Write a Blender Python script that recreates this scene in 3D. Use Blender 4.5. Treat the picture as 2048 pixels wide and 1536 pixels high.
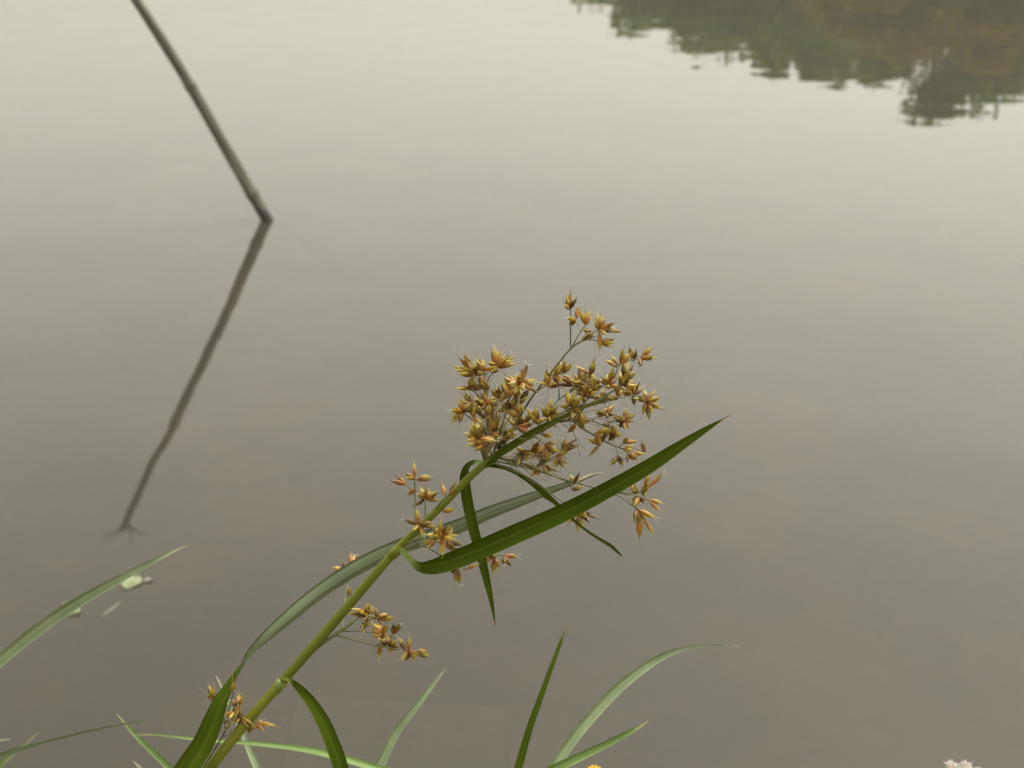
import bpy, math, random
import numpy as np
from mathutils import Vector, Matrix, noise as mnoise
R = math.radians
random.seed(7); rng = np.random.default_rng(7)
scene = bpy.context.scene
for o in list(bpy.data.objects): bpy.data.objects.remove(o)
C = scene.collection

# ------------------------------------------------------------ camera, sky, sun, exposure
F = 2400.0                      # focal length in photograph pixels (2048 wide)
PITCH = R(23.5)
CAM = Vector((0, 0, 1.0))
FWD = Vector((0, math.cos(PITCH), -math.sin(PITCH)))
UP = Vector((0, math.sin(PITCH), math.cos(PITCH)))
RT = Vector((1, 0, 0))
cam = bpy.data.cameras.new('camera'); co = bpy.data.objects.new('camera', cam); C.objects.link(co)
co.location = CAM; co.rotation_euler = (math.pi/2 - PITCH, 0, 0)
cam.sensor_width = 36; cam.lens = F/2048*36; cam.clip_start = 0.01; cam.clip_end = 3000
cam.dof.use_dof = True; cam.dof.focus_distance = 0.452; cam.dof.aperture_fstop = 19.0
scene.camera = co

SUN_EL, SUN_AZ = R(62), R(34)   # azimuth to the right of the view direction (+Y)
w = bpy.data.worlds.new('World'); scene.world = w; w.use_nodes = True
nt = w.node_tree; nt.nodes.clear()
out = nt.nodes.new('ShaderNodeOutputWorld'); bg = nt.nodes.new('ShaderNodeBackground')
sky = nt.nodes.new('ShaderNodeTexSky'); sky.sky_type = 'NISHITA'; sky.sun_disc = False
sky.sun_elevation = SUN_EL; sky.sun_rotation = SUN_AZ
sky.air_density = 1.0; sky.dust_density = 3.0; sky.ozone_density = 1.0
hs = nt.nodes.new('ShaderNodeHueSaturation'); hs.inputs['Saturation'].default_value = 0.16
tint = nt.nodes.new('ShaderNodeMix'); tint.data_type = 'RGBA'; tint.blend_type = 'MULTIPLY'
tint.inputs[0].default_value = 1.0; tint.inputs[7].default_value = (1.0, 0.95, 0.81, 1)
nt.links.new(sky.outputs[0], hs.inputs['Color']); nt.links.new(hs.outputs[0], tint.inputs[6])
# overcast: an even bright cloud layer, dimmer through the haze towards the horizon
tcw = nt.nodes.new('ShaderNodeTexCoord'); spw = nt.nodes.new('ShaderNodeSeparateXYZ'); nt.links.new(tcw.outputs['Generated'], spw.inputs[0])
mrw = nt.nodes.new('ShaderNodeMapRange'); mrw.inputs[1].default_value = 0.0; mrw.inputs[2].default_value = 0.4; mrw.inputs[3].default_value = 0.95; mrw.inputs[4].default_value = 1.95
nt.links.new(spw.outputs[2], mrw.inputs[0])
ov = nt.nodes.new('ShaderNodeMix'); ov.data_type = 'RGBA'; ov.blend_type = 'MULTIPLY'; ov.inputs[0].default_value = 1.0
nt.links.new(tint.outputs[2], ov.inputs[6]); nt.links.new(mrw.outputs[0], ov.inputs[7])
nt.links.new(ov.outputs[2], bg.inputs[0]); bg.inputs[1].default_value = 0.13
nt.links.new(bg.outputs[0], out.inputs[0])

sd = bpy.data.lights.new('sun', 'SUN'); sd.energy = 1.5; sd.angle = R(12); sd.color = (1.0, 0.95, 0.86)
so = bpy.data.objects.new('sun', sd); C.objects.link(so); so.location = (0, 0, 20)
sdir = Vector((math.sin(SUN_AZ)*math.cos(SUN_EL), math.cos(SUN_AZ)*math.cos(SUN_EL), math.sin(SUN_EL)))
so.rotation_euler = sdir.to_track_quat('Z', 'Y').to_euler()
vs = scene.view_settings; vs.view_transform = 'Standard'; vs.look = 'None'; vs.exposure = 1.03; vs.gamma = 1.0
scene.render.resolution_x = 1024; scene.render.resolution_y = 768

# ------------------------------------------------------------ helpers
def at(px, py, d):
    """a point of the place that stands d metres off along the view axis"""
    return CAM + d*(FWD + RT*((px-1024)/F) - UP*((py-768)/F))
def on_water(px, py, z=0.0):
    r = FWD + RT*((px-1024)/F) - UP*((py-768)/F)
    return CAM + r*((z-CAM.z)/r.z)
def tag(o, label=None, cat=None, group=None, kind=None):
    if label: o['label'] = label
    if cat: o['category'] = cat
    if group: o['group'] = group
    if kind: o['kind'] = kind
    return o
def empty(name, loc):
    o = bpy.data.objects.new(name, None); C.objects.link(o); o.location = loc; o.empty_display_size = 0.05
    return o
def link_mesh(name, me, parent=None):
    o = bpy.data.objects.new(name, me); C.objects.link(o)
    if parent is not None:
        o.parent = parent
        o.matrix_parent_inverse = Matrix.Translation(-Vector(parent.location)) if parent.type == 'EMPTY' else Matrix.Identity(4)
    return o

class MB:
    def __init__(s): s.v = []; s.f = []; s.uv = []; s.m = []
    def vert(s, p, u=0, v=0): s.v.append(tuple(p)); s.uv.append((u, v)); return len(s.v)-1
    def face(s, idx, m=0): s.f.append(tuple(idx)); s.m.append(m)
    def mesh(s, name, mats, smooth=True):
        me = bpy.data.meshes.new(name); me.from_pydata(s.v, [], s.f)
        uvl = me.uv_layers.new(name='UVMap')
        li = np.empty(len(me.loops), np.int32); me.loops.foreach_get('vertex_index', li)
        uvl.data.foreach_set('uv', np.array(s.uv, np.float32)[li].ravel())
        for m in mats: me.materials.append(m)
        me.polygons.foreach_set('material_index', s.m)
        me.polygons.foreach_set('use_smooth', [smooth]*len(s.f))
        me.update(); return me
    def build(s, name, mats, parent=None, smooth=True):
        if not isinstance(mats, (list, tuple)): mats = [mats]
        return link_mesh(name, s.mesh(name, mats, smooth), parent)
    def tube(s, pts, radii, sides=6, m=0, tri=0.0, cap=True):
        n = len(pts); rings = []; ref = Vector((0.13, 0.9, 0.41))
        prev = None
        for i, p in enumerate(pts):
            t = (pts[min(i+1, n-1)] - pts[max(i-1, 0)])
            t = t.normalized() if t.length > 1e-9 else Vector((0, 0, 1))
            a = (prev if prev is not None else ref); a = a - t*a.dot(t)
            if a.length < 1e-4: a = t.orthogonal()
            a.normalize(); prev = a; b = t.cross(a)
            ring = []
            for k in range(sides):
                th = 2*math.pi*k/sides
                rr = radii[i]*(1 + tri*math.cos(3*th))
                ring.append(s.vert(p + (a*math.cos(th) + b*math.sin(th))*rr, k/sides, i/(n-1)))
            rings.append(ring)
        for i in range(n-1):
            for k in range(sides):
                s.face((rings[i][k], rings[i][(k+1) % sides], rings[i+1][(k+1) % sides], rings[i+1][k]), m)
        if cap:
            s.face(rings[0][::-1], m); s.face(rings[-1], m)
def spline(P, n):
    """smooth curve through tuples of floats (chord-spaced cubic Hermite); n samples"""
    P = [np.array(p, float) for p in P]; k = min(3, len(P[0])); T = [0.0]
    for a, b in zip(P, P[1:]): T.append(T[-1] + max(1e-9, float(np.linalg.norm((b-a)[:k])))**0.6)
    m = []
    for i in range(len(P)):
        if i == 0: m.append((P[1]-P[0])/(T[1]-T[0]))
        elif i == len(P)-1: m.append((P[-1]-P[-2])/(T[-1]-T[-2]))
        else:
            h0, h1 = T[i]-T[i-1], T[i+1]-T[i]; d0, d1 = (P[i]-P[i-1])/h0, (P[i+1]-P[i])/h1; m.append((d0*h1+d1*h0)/(h0+h1))
    res = []; j = 0
    for q in range(n):
        t = T[-1]*q/(n-1)
        while j < len(P)-2 and t > T[j+1]: j += 1
        h = T[j+1]-T[j]; x = (t-T[j])/h
        res.append((2*x**3-3*x*x+1)*P[j] + (x**3-2*x*x+x)*h*m[j] + (3*x*x-2*x**3)*P[j+1] + (x**3-x*x)*h*m[j+1])
    return res

# ------------------------------------------------------------ materials
def newmat(name):
    m = bpy.data.materials.new(name); m.use_nodes = True; n = m.node_tree; n.nodes.clear()
    o = n.nodes.new('ShaderNodeOutputMaterial'); return m, n, o
def N(nt, t, **kw):
    n = nt.nodes.new(t)
    for k, v in kw.items():
        if hasattr(n, k): setattr(n, k, v)
        else: n.inputs[k].default_value = v
    return n
def ramp(nt, stops, interp='LINEAR'):
    r = nt.nodes.new('ShaderNodeValToRGB'); r.color_ramp.interpolation = interp
    e = r.color_ramp.elements
    while len(e) < len(stops): e.new(0.5)
    for x, (p, c) in zip(e, stops): x.position = p; x.color = (*c, 1)
    return r
def mix(nt, blend, fac=1.0):
    n = nt.nodes.new('ShaderNodeMix'); n.data_type = 'RGBA'; n.blend_type = blend; n.inputs[0].default_value = fac; return n

def leaf_mat(name, col, col2, rib, stripe=0.25, trans=0.35, rough=0.42, trcol=None, tip=None, spec=0.5, sheen=(0.6, 1.0)):
    """blade: parallel veins across u, pale midrib, slow mottling along v, brown dry tip"""
    m, n, o = newmat(name); L = n.links.new
    uv = N(n, 'ShaderNodeUVMap'); sp = N(n, 'ShaderNodeSeparateXYZ'); L(uv.outputs[0], sp.inputs[0])
    mp = N(n, 'ShaderNodeMapping'); mp.inputs['Scale'].default_value = (30, 2.2, 1); L(uv.outputs[0], mp.inputs[0])
    vein = N(n, 'ShaderNodeTexNoise', Scale=1.0, Detail=3.0); L(mp.outputs[0], vein.inputs['Vector'])
    tc = N(n, 'ShaderNodeTexCoord'); nz = N(n, 'ShaderNodeTexNoise', Scale=55.0, Detail=4.0); L(tc.outputs['Object'], nz.inputs['Vector'])
    r1 = ramp(n, [(0.32, col), (0.68, col2)]); L(nz.outputs[0], r1.inputs[0])
    rv = ramp(n, [(0.3, (1-stripe,)*3), (0.7, (1+stripe,)*3)]); L(vein.outputs[0], rv.inputs[0])
    mu = mix(n, 'MULTIPLY'); L(r1.outputs[0], mu.inputs[6]); L(rv.outputs[0], mu.inputs[7])
    # midrib at u = .5
    ab = N(n, 'ShaderNodeMath', operation='SUBTRACT'); L(sp.outputs[0], ab.inputs[0]); ab.inputs[1].default_value = 0.5
    ab2 = N(n, 'ShaderNodeMath', operation='ABSOLUTE'); L(ab.outputs[0], ab2.inputs[0])
    rr = ramp(n, [(0.0, (1, 1, 1)), (0.055, (0, 0, 0)), (0.44, (0, 0, 0)), (0.5, (0.7, 0.7, 0.7))]); L(ab2.outputs[0], rr.inputs[0])
    mr = mix(n, 'MIX'); L(rr.outputs[0], mr.inputs[0]); L(mu.outputs[2], mr.inputs[6]); mr.inputs[7].default_value = (*rib, 1)
    last = mr.outputs[2]
    if tip:
        rt = ramp(n, [(0.0, (0, 0, 0)), (tip[0], (0, 0, 0)), (min(tip[0]+0.02, .999), (1, 1, 1)), (1, (1, 1, 1))]); L(sp.outputs[1], rt.inputs[0])
        mt = mix(n, 'MIX'); L(rt.outputs[0], mt.inputs[0]); L(last, mt.inputs[6]); mt.inputs[7].default_value = (*tip[1], 1); last = mt.outputs[2]
    # pale base where the blade leaves the stem (tip[2] = end of the pale part)
    if tip and len(tip) > 2:
        rb = ramp(n, [(0.0, (1, 1, 1)), (tip[2]*0.7, (1, 1, 1)), (tip[2], (0, 0, 0)), (1, (0, 0, 0))]); L(sp.outputs[1], rb.inputs[0])
        mb = mix(n, 'MIX'); L(rb.outputs[0], mb.inputs[0]); L(last, mb.inputs[6]); mb.inputs[7].default_value = (0.22, 0.31, 0.12, 1); last = mb.outputs[2]
    b = N(n, 'ShaderNodeBsdfPrincipled', Roughness=rough); L(last, b.inputs['Base Color']); b.inputs['Specular IOR Level'].default_value = spec
    bp = N(n, 'ShaderNodeBump', Strength=0.5, Distance=0.0002); L(vein.outputs[0], bp.inputs['Height']); L(bp.outputs[0], b.inputs['Normal'])
    t = N(n, 'ShaderNodeBsdfTranslucent')
    mc = mix(n, 'MULTIPLY'); L(last, mc.inputs[6]); mc.inputs[7].default_value = (*(trcol or (1.5, 1.5, 0.3)), 1); L(mc.outputs[2], t.inputs[0])
    ms = N(n, 'ShaderNodeMixShader', Fac=trans); L(b.outputs[0], ms.inputs[1]); L(t.outputs[0], ms.inputs[2]); L(ms.outputs[0], o.inputs[0])
    return m
def plain_mat(name, stops, scale=30.0, rough=0.6, bump=0.0, bscale=None, spec=0.5, detail=5.0, stretch=None, trans=0.0, coord='Object', rnd=0.0):
    m, n, o = newmat(name); L = n.links.new
    tc = N(n, 'ShaderNodeTexCoord'); src = tc.outputs[coord]
    if stretch:
        mp = N(n, 'ShaderNodeMapping'); mp.inputs['Scale'].default_value = stretch; L(src, mp.inputs[0]); src = mp.outputs[0]
    nz = N(n, 'ShaderNodeTexNoise', Scale=scale, Detail=detail); L(src, nz.inputs['Vector'])
    r = ramp(n, stops); L(nz.outputs[0], r.inputs[0]); last = r.outputs[0]
    b = N(n, 'ShaderNodeBsdfPrincipled', Roughness=rough); b.inputs['Specular IOR Level'].default_value = spec
    L(last, b.inputs['Base Color'])
    if bump:
        n2 = N(n, 'ShaderNodeTexNoise', Scale=bscale or scale*4, Detail=4.0); L(src, n2.inputs['Vector'])
        bp = N(n, 'ShaderNodeBump', Strength=0.6, Distance=bump); L(n2.outputs[0], bp.inputs['Height']); L(bp.outputs[0], b.inputs['Normal'])
    if trans:
        t = N(n, 'ShaderNodeBsdfTranslucent'); L(last, t.inputs[0])
        ms = N(n, 'ShaderNodeMixShader', Fac=trans); L(b.outputs[0], ms.inputs[1]); L(t.outputs[0], ms.inputs[2]); L(ms.outputs[0], o.inputs[0])
    else: L(b.outputs[0], o.inputs[0])
    return m

def spike_mat():
    m, n, o = newmat('spikelet_glume'); L = n.links.new
    uv = N(n, 'ShaderNodeUVMap'); sp = N(n, 'ShaderNodeSeparateXYZ'); L(uv.outputs[0], sp.inputs[0])
    oi = N(n, 'ShaderNodeObjectInfo')
    rb = ramp(n, [(0.0, (0.05, 0.020, 0.006)), (0.15, (0.12, 0.046, 0.008)), (0.42, (0.29, 0.118, 0.013)), (0.75, (0.38, 0.165, 0.016)), (1.0, (0.38, 0.14, 0.036))]); L(oi.outputs['Random'], rb.inputs[0])
    m7 = N(n, 'ShaderNodeMath', operation='MULTIPLY'); L(oi.outputs['Random'], m7.inputs[0]); m7.inputs[1].default_value = 7.31
    fr = N(n, 'ShaderNodeMath', operation='FRACT'); L(m7.outputs[0], fr.inputs[0])
    rt = ramp(n, [(0.0, (0.08, 0.045, 0.010)), (0.25, (0.24, 0.18, 0.012)), (0.6, (0.42, 0.35, 0.03)), (1.0, (0.55, 0.46, 0.12))]); L(fr.outputs[0], rt.inputs[0])
    rl = ramp(n, [(0.0, (0.25,)*3), (0.08, (0, 0, 0)), (0.42, (0.05,)*3), (0.72, (0.9,)*3), (0.93, (1, 1, 1)), (1.0, (0.6,)*3)]); L(sp.outputs[1], rl.inputs[0])
    mx = mix(n, 'MIX'); L(rl.outputs[0], mx.inputs[0]); L(rb.outputs[0], mx.inputs[6]); L(rt.outputs[0], mx.inputs[7])
    mp = N(n, 'ShaderNodeMapping'); mp.inputs['Scale'].default_value = (14, 1.5, 1); L(uv.outputs[0], mp.inputs[0])
    nz = N(n, 'ShaderNodeTexNoise', Scale=1.0, Detail=3.0); L(mp.outputs[0], nz.inputs['Vector'])
    rv = ramp(n, [(0.3, (0.5,)*3), (0.7, (1.4,)*3)]); L(nz.outputs[0], rv.inputs[0])
    mu = mix(n, 'MULTIPLY'); L(mx.outputs[2], mu.inputs[6]); L(rv.outputs[0], mu.inputs[7])
    b = N(n, 'ShaderNodeBsdfPrincipled', Roughness=0.42); L(mu.outputs[2], b.inputs['Base Color'])
    t = N(n, 'ShaderNodeBsdfTranslucent'); L(mu.outputs[2], t.inputs[0])
    ms = N(n, 'ShaderNodeMixShader', Fac=0.3); L(b.outputs[0], ms.inputs[1]); L(t.outputs[0], ms.inputs[2]); L(ms.outputs[0], o.inputs[0])
    return m

def water_mat():
    m, n, o = newmat('murky_water'); L = n.links.new
    tc = N(n, 'ShaderNodeTexCoord')
    # silt: slow drifts of colour in the suspended mud
    nz = N(n, 'ShaderNodeTexNoise', Scale=0.55, Detail=3.0, Roughness=0.5); L(tc.outputs['Object'], nz.inputs['Vector'])
    r = ramp(n, [(0.33, (0.036, 0.032, 0.025)), (0.52, (0.035, 0.0325, 0.026)), (0.70, (0.033, 0.0325, 0.0275))]); L(nz.outputs[0], r.inputs[0])
    # ripples: long gentle ones plus fine ones
    def nzh(scale, det, st):
        mp = N(n, 'ShaderNodeMapping'); mp.inputs['Scale'].default_value = st; mp.inputs['Rotation'].default_value = (0, 0, 0.25); L(tc.outputs['Object'], mp.inputs[0])
        x = N(n, 'ShaderNodeTexNoise', Scale=scale, Detail=det, Roughness=0.45); L(mp.outputs[0], x.inputs['Vector']); return x
    a = nzh(2.2, 1.5, (0.85, 1.0, 1)); b_ = nzh(5.5, 1.0, (0.8, 1.0, 1))
    b1 = N(n, 'ShaderNodeBump', Strength=1.0, Distance=0.0019); L(a.outputs[0], b1.inputs['Height'])
    b2 = N(n, 'ShaderNodeBump', Strength=1.0, Distance=0.00032); L(b_.outputs[0], b2.inputs['Height']); L(b1.outputs[0], b2.inputs['Normal'])
    mud = N(n, 'ShaderNodeBsdfDiffuse'); L(r.outputs[0], mud.inputs[0])
    rf = N(n, 'ShaderNodeBsdfRefraction', IOR=1.33, Roughness=0.0); rf.inputs[0].default_value = (0.8, 0.78, 0.66, 1); L(b2.outputs[0], rf.inputs['Normal'])
    body = N(n, 'ShaderNodeMixShader', Fac=0.28); L(mud.outputs[0], body.inputs[1]); L(rf.outputs[0], body.inputs[2])
    gl = N(n, 'ShaderNodeBsdfGlossy', Roughness=0.0); L(b2.outputs[0], gl.inputs['Normal'])
    fr = N(n, 'ShaderNodeFresnel', IOR=1.33); L(b2.outputs[0], fr.inputs['Normal'])
    ms = N(n, 'ShaderNodeMixShader'); L(fr.outputs[0], ms.inputs[0]); L(body.outputs[0], ms.inputs[1]); L(gl.outputs[0], ms.inputs[2])
    L(ms.outputs[0], o.inputs[0]); return m

M = {}
M['water'] = water_mat()
M['ground'] = plain_mat('muddy_ground', [(0.36, (0.045, 0.035, 0.028)), (0.5, (0.13, 0.095, 0.065)), (0.64, (0.24, 0.17, 0.12))], 2.6, 0.9, 0.01, 30)
M['leaf'] = leaf_mat('leaf_upper', (0.044, 0.074, 0.002), (0.064, 0.098, 0.003), (0.095, 0.135, 0.008), 0.22, 0.5, 0.55, (1.7, 1.35, 0.05), spec=0.07, tip=(0.962, (0.30, 0.13, 0.04), 0.11))
M['leafplain'] = leaf_mat('leaf_upper_whole', (0.044, 0.074, 0.002), (0.064, 0.098, 0.003), (0.095, 0.135, 0.008), 0.22, 0.5, 0.55, (1.7, 1.35, 0.05), spec=0.07, tip=(0.985, (0.30, 0.2, 0.10)))
M['under'] = leaf_mat('leaf_under', (0.085, 0.12, 0.055), (0.12, 0.155, 0.08), (0.26, 0.30, 0.21), 0.3, 0.2, 0.36, (1.3, 1.4, 0.5))
M['pale'] = leaf_mat('leaf_glaucous', (0.15, 0.215, 0.10), (0.23, 0.29, 0.155), (0.40, 0.45, 0.31), 0.3, 0.3, 0.36, (1.2, 1.4, 0.5), tip=(0.982, (0.38, 0.34, 0.24)))
M['bright'] = leaf_mat('leaf_fresh', (0.10, 0.18, 0.030), (0.15, 0.235, 0.055), (0.27, 0.35, 0.16), 0.3, 0.35, 0.42, (1.3, 1.4, 0.3), tip=(0.984, (0.36, 0.30, 0.18)))
M['stem'] = plain_mat('stem_green', [(0.3, (0.055, 0.072, 0.003)), (0.55, (0.095, 0.112, 0.004)), (0.75, (0.125, 0.125, 0.006))], 22, 0.45, 0.0001, 400, spec=0.22, stretch=(1, 1, 1), trans=0.1)
M['branch'] = plain_mat('branch_green', [(0.3, (0.05, 0.068, 0.010)), (0.7, (0.085, 0.10, 0.014))], 25, 0.45)
M['sheath'] = plain_mat('sheath_pale', [(0.3, (0.15, 0.19, 0.035)), (0.7, (0.22, 0.26, 0.07))], 80, 0.45, trans=0.3)
M['spike'] = spike_mat()
M['stigma'] = plain_mat('stigma_white', [(0.3, (0.62, 0.55, 0.42)), (0.7, (0.8, 0.76, 0.68))], 300, 0.6, trans=0.4)
M['hair'] = plain_mat('bristle', [(0.3, (0.12, 0.08, 0.025)), (0.7, (0.30, 0.22, 0.08))], 90, 0.6)

# ------------------------------------------------------------ ground, pond
def gz(x, y):
    # near bank falls into the pond; far bank and sides rise again
    near = 0.30 - 0.62*max(0.0, min(1.0, (y-0.25)/1.15))**1.0
    if y < 0.25: near = 0.30 + 0.10*min(1, (0.25-y)/3)
    bed = -0.32 - 0.5*max(0.0, min(1.0, (y-1.4)/10))
    z = near if y < 1.40 else bed
    far = (y-33)/5.0
    if far > 0: z = max(z, -0.82 + 1.5*min(1, far))
    side = (abs(x)-52)/6.0
    if side > 0: z = max(z, -0.82 + 1.5*min(1, side))
    z += 0.035*mnoise.noise((x*1.7, y*1.7, 0)) + 0.012*mnoise.noise((x*9, y*9, 3))
    return z
def axis(lims):
    r = []
    for a, b, s in lims: r += list(np.arange(a, b, s))
    return r
xs = axis([(-150, -70, 20), (-70, -6, 4), (-6, -1.6, 0.4), (-1.6, 1.6, 0.05), (1.6, 6, 0.4), (6, 70, 4), (70, 151, 20)])
ys = axis([(-40, -10, 10), (-10, -0.4, 0.8), (-0.4, 2.2, 0.05), (2.2, 8, 0.4), (8, 44, 2), (44, 165, 20)])
g = MB()
for y in ys:
    for x in xs: g.vert((x, y, gz(x, y)), x, y)
nx = len(xs)
for j in range(len(ys)-1):
    for i in range(nx-1): g.face((j*nx+i, j*nx+i+1, (j+1)*nx+i+1, (j+1)*nx+i))
tag(g.build('ground', M['ground']), kind='structure')
wv = MB()
q = [wv.vert(p) for p in ((-60, 0.3, 0), (60, 0.3, 0), (60, 42, 0), (-60, 42, 0))]; wv.face(q)
tag(wv.build('pond_water', M['water']), kind='structure')

# ------------------------------------------------------------ trees beyond the pond (seen mirrored in the water)
M['bark'] = plain_mat('bark', [(0.3, (0.07, 0.055, 0.04)), (0.7, (0.16, 0.13, 0.10))], 6, 0.9, 0.02, 30, stretch=(1, 1, .25))
def foliage(name, a, b, c):
    m, n, o = newmat(name); L = n.links.new
    tc = N(n, 'ShaderNodeTexCoord'); nz = N(n, 'ShaderNodeTexNoise', Scale=0.9, Detail=4.0); L(tc.outputs['Object'], nz.inputs['Vector'])
    r = ramp(n, [(0.32, a), (0.5, b), (0.68, c)]); L(nz.outputs[0], r.inputs[0])
    d = N(n, 'ShaderNodeBsdfDiffuse'); t = N(n, 'ShaderNodeBsdfTranslucent'); L(r.outputs[0], d.inputs[0]); L(r.outputs[0], t.inputs[0])
    ms = N(n, 'ShaderNodeMixShader', Fac=0.35); L(d.outputs[0], ms.inputs[1]); L(t.outputs[0], ms.inputs[2]); L(ms.outputs[0], o.inputs[0]); return m
M['fol_green'] = foliage('foliage_green', (0.09, 0.14, 0.012), (0.12, 0.175, 0.016), (0.145, 0.20, 0.02))
M['fol_olive'] = foliage('foliage_olive', (0.125, 0.10, 0.008), (0.165, 0.13, 0.010), (0.20, 0.155, 0.014))
def tree(px, y, h, wid, fol, label, group, nleaf=6500, name='pond_side_tree', seed=0):
    rs = np.random.default_rng(seed); depth = y*math.cos(PITCH) + (h*0.8+1)*math.sin(PITCH)
    x = (px-1024)/F*depth; z0 = gz(x, y) - 0.05
    root = empty(name, (x, y, z0)); tag(root, label, 'tree', group)
    t = MB(); H = h - z0; wid *= 1.15
    top = Vector((x+rs.normal()*.2, y, z0+H*0.72))
    tp = [Vector((x, y, z0)).lerp(top, k/6) + Vector((rs.normal()*.05, rs.normal()*.05, 0))*(k > 0) for k in range(7)]
    t.tube(tp, [0.17*(1-.13*k) for k in range(7)], 7)
    lobes = []
    for k in range(13):
        a = rs.uniform(0, 2*math.pi); hh = z0 + H*rs.uniform(.22, .9); rr = wid*.5*rs.uniform(.25, .8)*(1.0 if hh < z0+H*.65 else .6)
        c = Vector((x+math.cos(a)*rr, y+math.sin(a)*rr, hh)); s = rs.uniform(.28, .46)*wid*.55
        c.z = min(c.z, h - s*.75 - rs.uniform(0, .9)); lobes.append((c, s))
        st = tp[min(6, max(1, int((hh-z0)/H*7)))]; md = st.lerp(c, .5)+Vector((0, 0, .15))
        t.tube([st, md, c], [0.05, 0.035, 0.015], 5)
    lobes.append((Vector((x+rs.normal()*.15, y, h-wid*.16)), wid*.15)); lobes.append((Vector((x+rs.normal()*.3, y, h-wid*.34)), wid*.24))
    for k in range(9):                          # small outer sprays break the outline
        a = rs.uniform(0, 2*math.pi); hh = H*rs.uniform(.6, .97); rr = wid*.5*rs.uniform(.2, 1.0)*max(.25, 1.55-1.4*hh/H)
        lobes.append((Vector((x+math.cos(a)*rr, y+math.sin(a)*rr, min(z0+hh, h-rs.uniform(.1, 1.0)))), wid*rs.uniform(.06, .12)))
    t.build('trunk', M['bark'], root)
    cr = MB()
    for k in range(nleaf):
        c, s = lobes[rs.integers(len(lobes))]
        d = Vector(rs.normal(size=3)).normalized(); rad = s*rs.uniform(.35, 1.0)**.5*(1.0 if rs.random() > .12 else rs.uniform(1.05, 1.4))*(1+.28*mnoise.noise(d*2.2+c))
        p = c + Vector((d.x*rad*1.15, d.y*rad*1.15, d.z*rad*.8))
        a = Vector(rs.normal(size=3)).normalized(); b = a.orthogonal().normalized(); sz = rs.uniform(.07, .15)
        i = [cr.vert(p+a*sz*1.5), cr.vert(p+b*sz*.7), cr.vert(p-a*sz*1.5), cr.vert(p-b*sz*.7)]; cr.face(i)
    cr.build('crown', fol, root, smooth=False)
LG = 'small green tree on the far bank, mirrored in the pond'; LO = 'broad olive tree in front of the green ones, mirrored in the pond'
for k, (px, y, h, wd) in enumerate([(1120, 47, 3.45, 3.8), (1220, 47, 4.0, 3.8), (1320, 46, 4.9, 3.8), (1420, 46, 5.7, 4.4), (1535, 46, 6.4, 4.4), (1650, 46, 6.6, 4.8), (1770, 47, 7.2, 4.6), (1885, 46, 8.3, 4.4), (1985, 46, 7.6, 3.8), (2110, 46, 6.9, 4.8), (2270, 46, 6.8, 5.0)]):
    tree(px, y, h, wd, M['fol_green'], LG if k not in (0, 7) else ('lowest green tree at the open end of the far row, mirrored in the pond' if k == 0 else 'tallest green tree of the far row, its mirrored top reaching furthest across the pond'), 'green trees across the pond', seed=100+k)
for k, (px, y, h, wd) in enumerate([(1720, 40, 4.3, 3.8), (1850, 40, 5.0, 4.2), (1985, 40, 5.3, 4.4), (2140, 40, 5.4, 4.6)]):
    tree(px, y, h, wd, M['fol_olive'], LO, 'olive trees across the pond', seed=200+k)

# ------------------------------------------------------------ bamboo pole leaning out of the water
B = on_water(535, 440)
def proj(P):
    v = P - CAM; dd = v.dot(FWD); return 1024 + F*v.dot(RT)/dd, 768 - F*v.dot(UP)/dd
# lean direction such that the pole and its mirror image run as seen
def err(dx, dy):
    D = Vector((dx, dy, 1)); e = 0
    for tt in (0.15, 0.3, 0.45):
        p = proj(B + D*tt); e += (p[0] - (535 + (p[1]-440)*(265/440)))**2
        q_ = proj(B + Vector((dx, dy, -1))*tt); e += (q_[0] - (535 - (q_[1]-440)*(285/620)))**2
    return e
best = min(((err(a/100, b/100), a/100, b/100) for a in range(-200, 50, 2) for b in range(-300, 200, 2)))
LEAN = Vector((best[1], best[2], 1))
tt = 0.01
while proj(B + Vector((LEAN.x, LEAN.y, -1))*tt)[1] < 1052 and tt < 3: tt += 0.005
TIP = B + LEAN*tt
print('pole lean', LEAN, 'tip height', tt, 'base', B)
def pole_mat():
    m, n, o = newmat('weathered_bamboo'); L = n.links.new
    uv = N(n, 'ShaderNodeUVMap'); mp = N(n, 'ShaderNodeMapping'); mp.inputs['Scale'].default_value = (9, 14, 1); L(uv.outputs[0], mp.inputs[0])
    nz = N(n, 'ShaderNodeTexNoise', Scale=1.0, Detail=5.0); L(mp.outputs[0], nz.inputs['Vector'])
    r = ramp(n, [(0.3, (0.022, 0.022, 0.010)), (0.5, (0.045, 0.044, 0.023)), (0.75, (0.13, 0.12, 0.08))]); L(nz.outputs[0], r.inputs[0])
    tc = N(n, 'ShaderNodeTexCoord'); sp = N(n, 'ShaderNodeSeparateXYZ'); L(tc.outputs['Object'], sp.inputs[0])
    wet = N(n, 'ShaderNodeMapRange'); L(sp.outputs[2], wet.inputs[0]); wet.inputs[1].default_value = 0.026; wet.inputs[2].default_value = 0.040
    wm = mix(n, 'MIX'); L(wet.outputs[0], wm.inputs[0]); wm.inputs[6].default_value = (0.012, 0.010, 0.008, 1); L(r.outputs[0], wm.inputs[7])
    b = N(n, 'ShaderNodeBsdfPrincipled', Roughness=0.5); L(wm.outputs[2], b.inputs['Base Color'])
    L(b.outputs[0], o.inputs[0]); return m
M['bamboo'] = pole_mat(); M['twig'] = plain_mat('dry_twig', [(0.3, (0.05, 0.04, 0.025)), (0.7, (0.13, 0.10, 0.06))], 60, 0.8)
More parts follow.
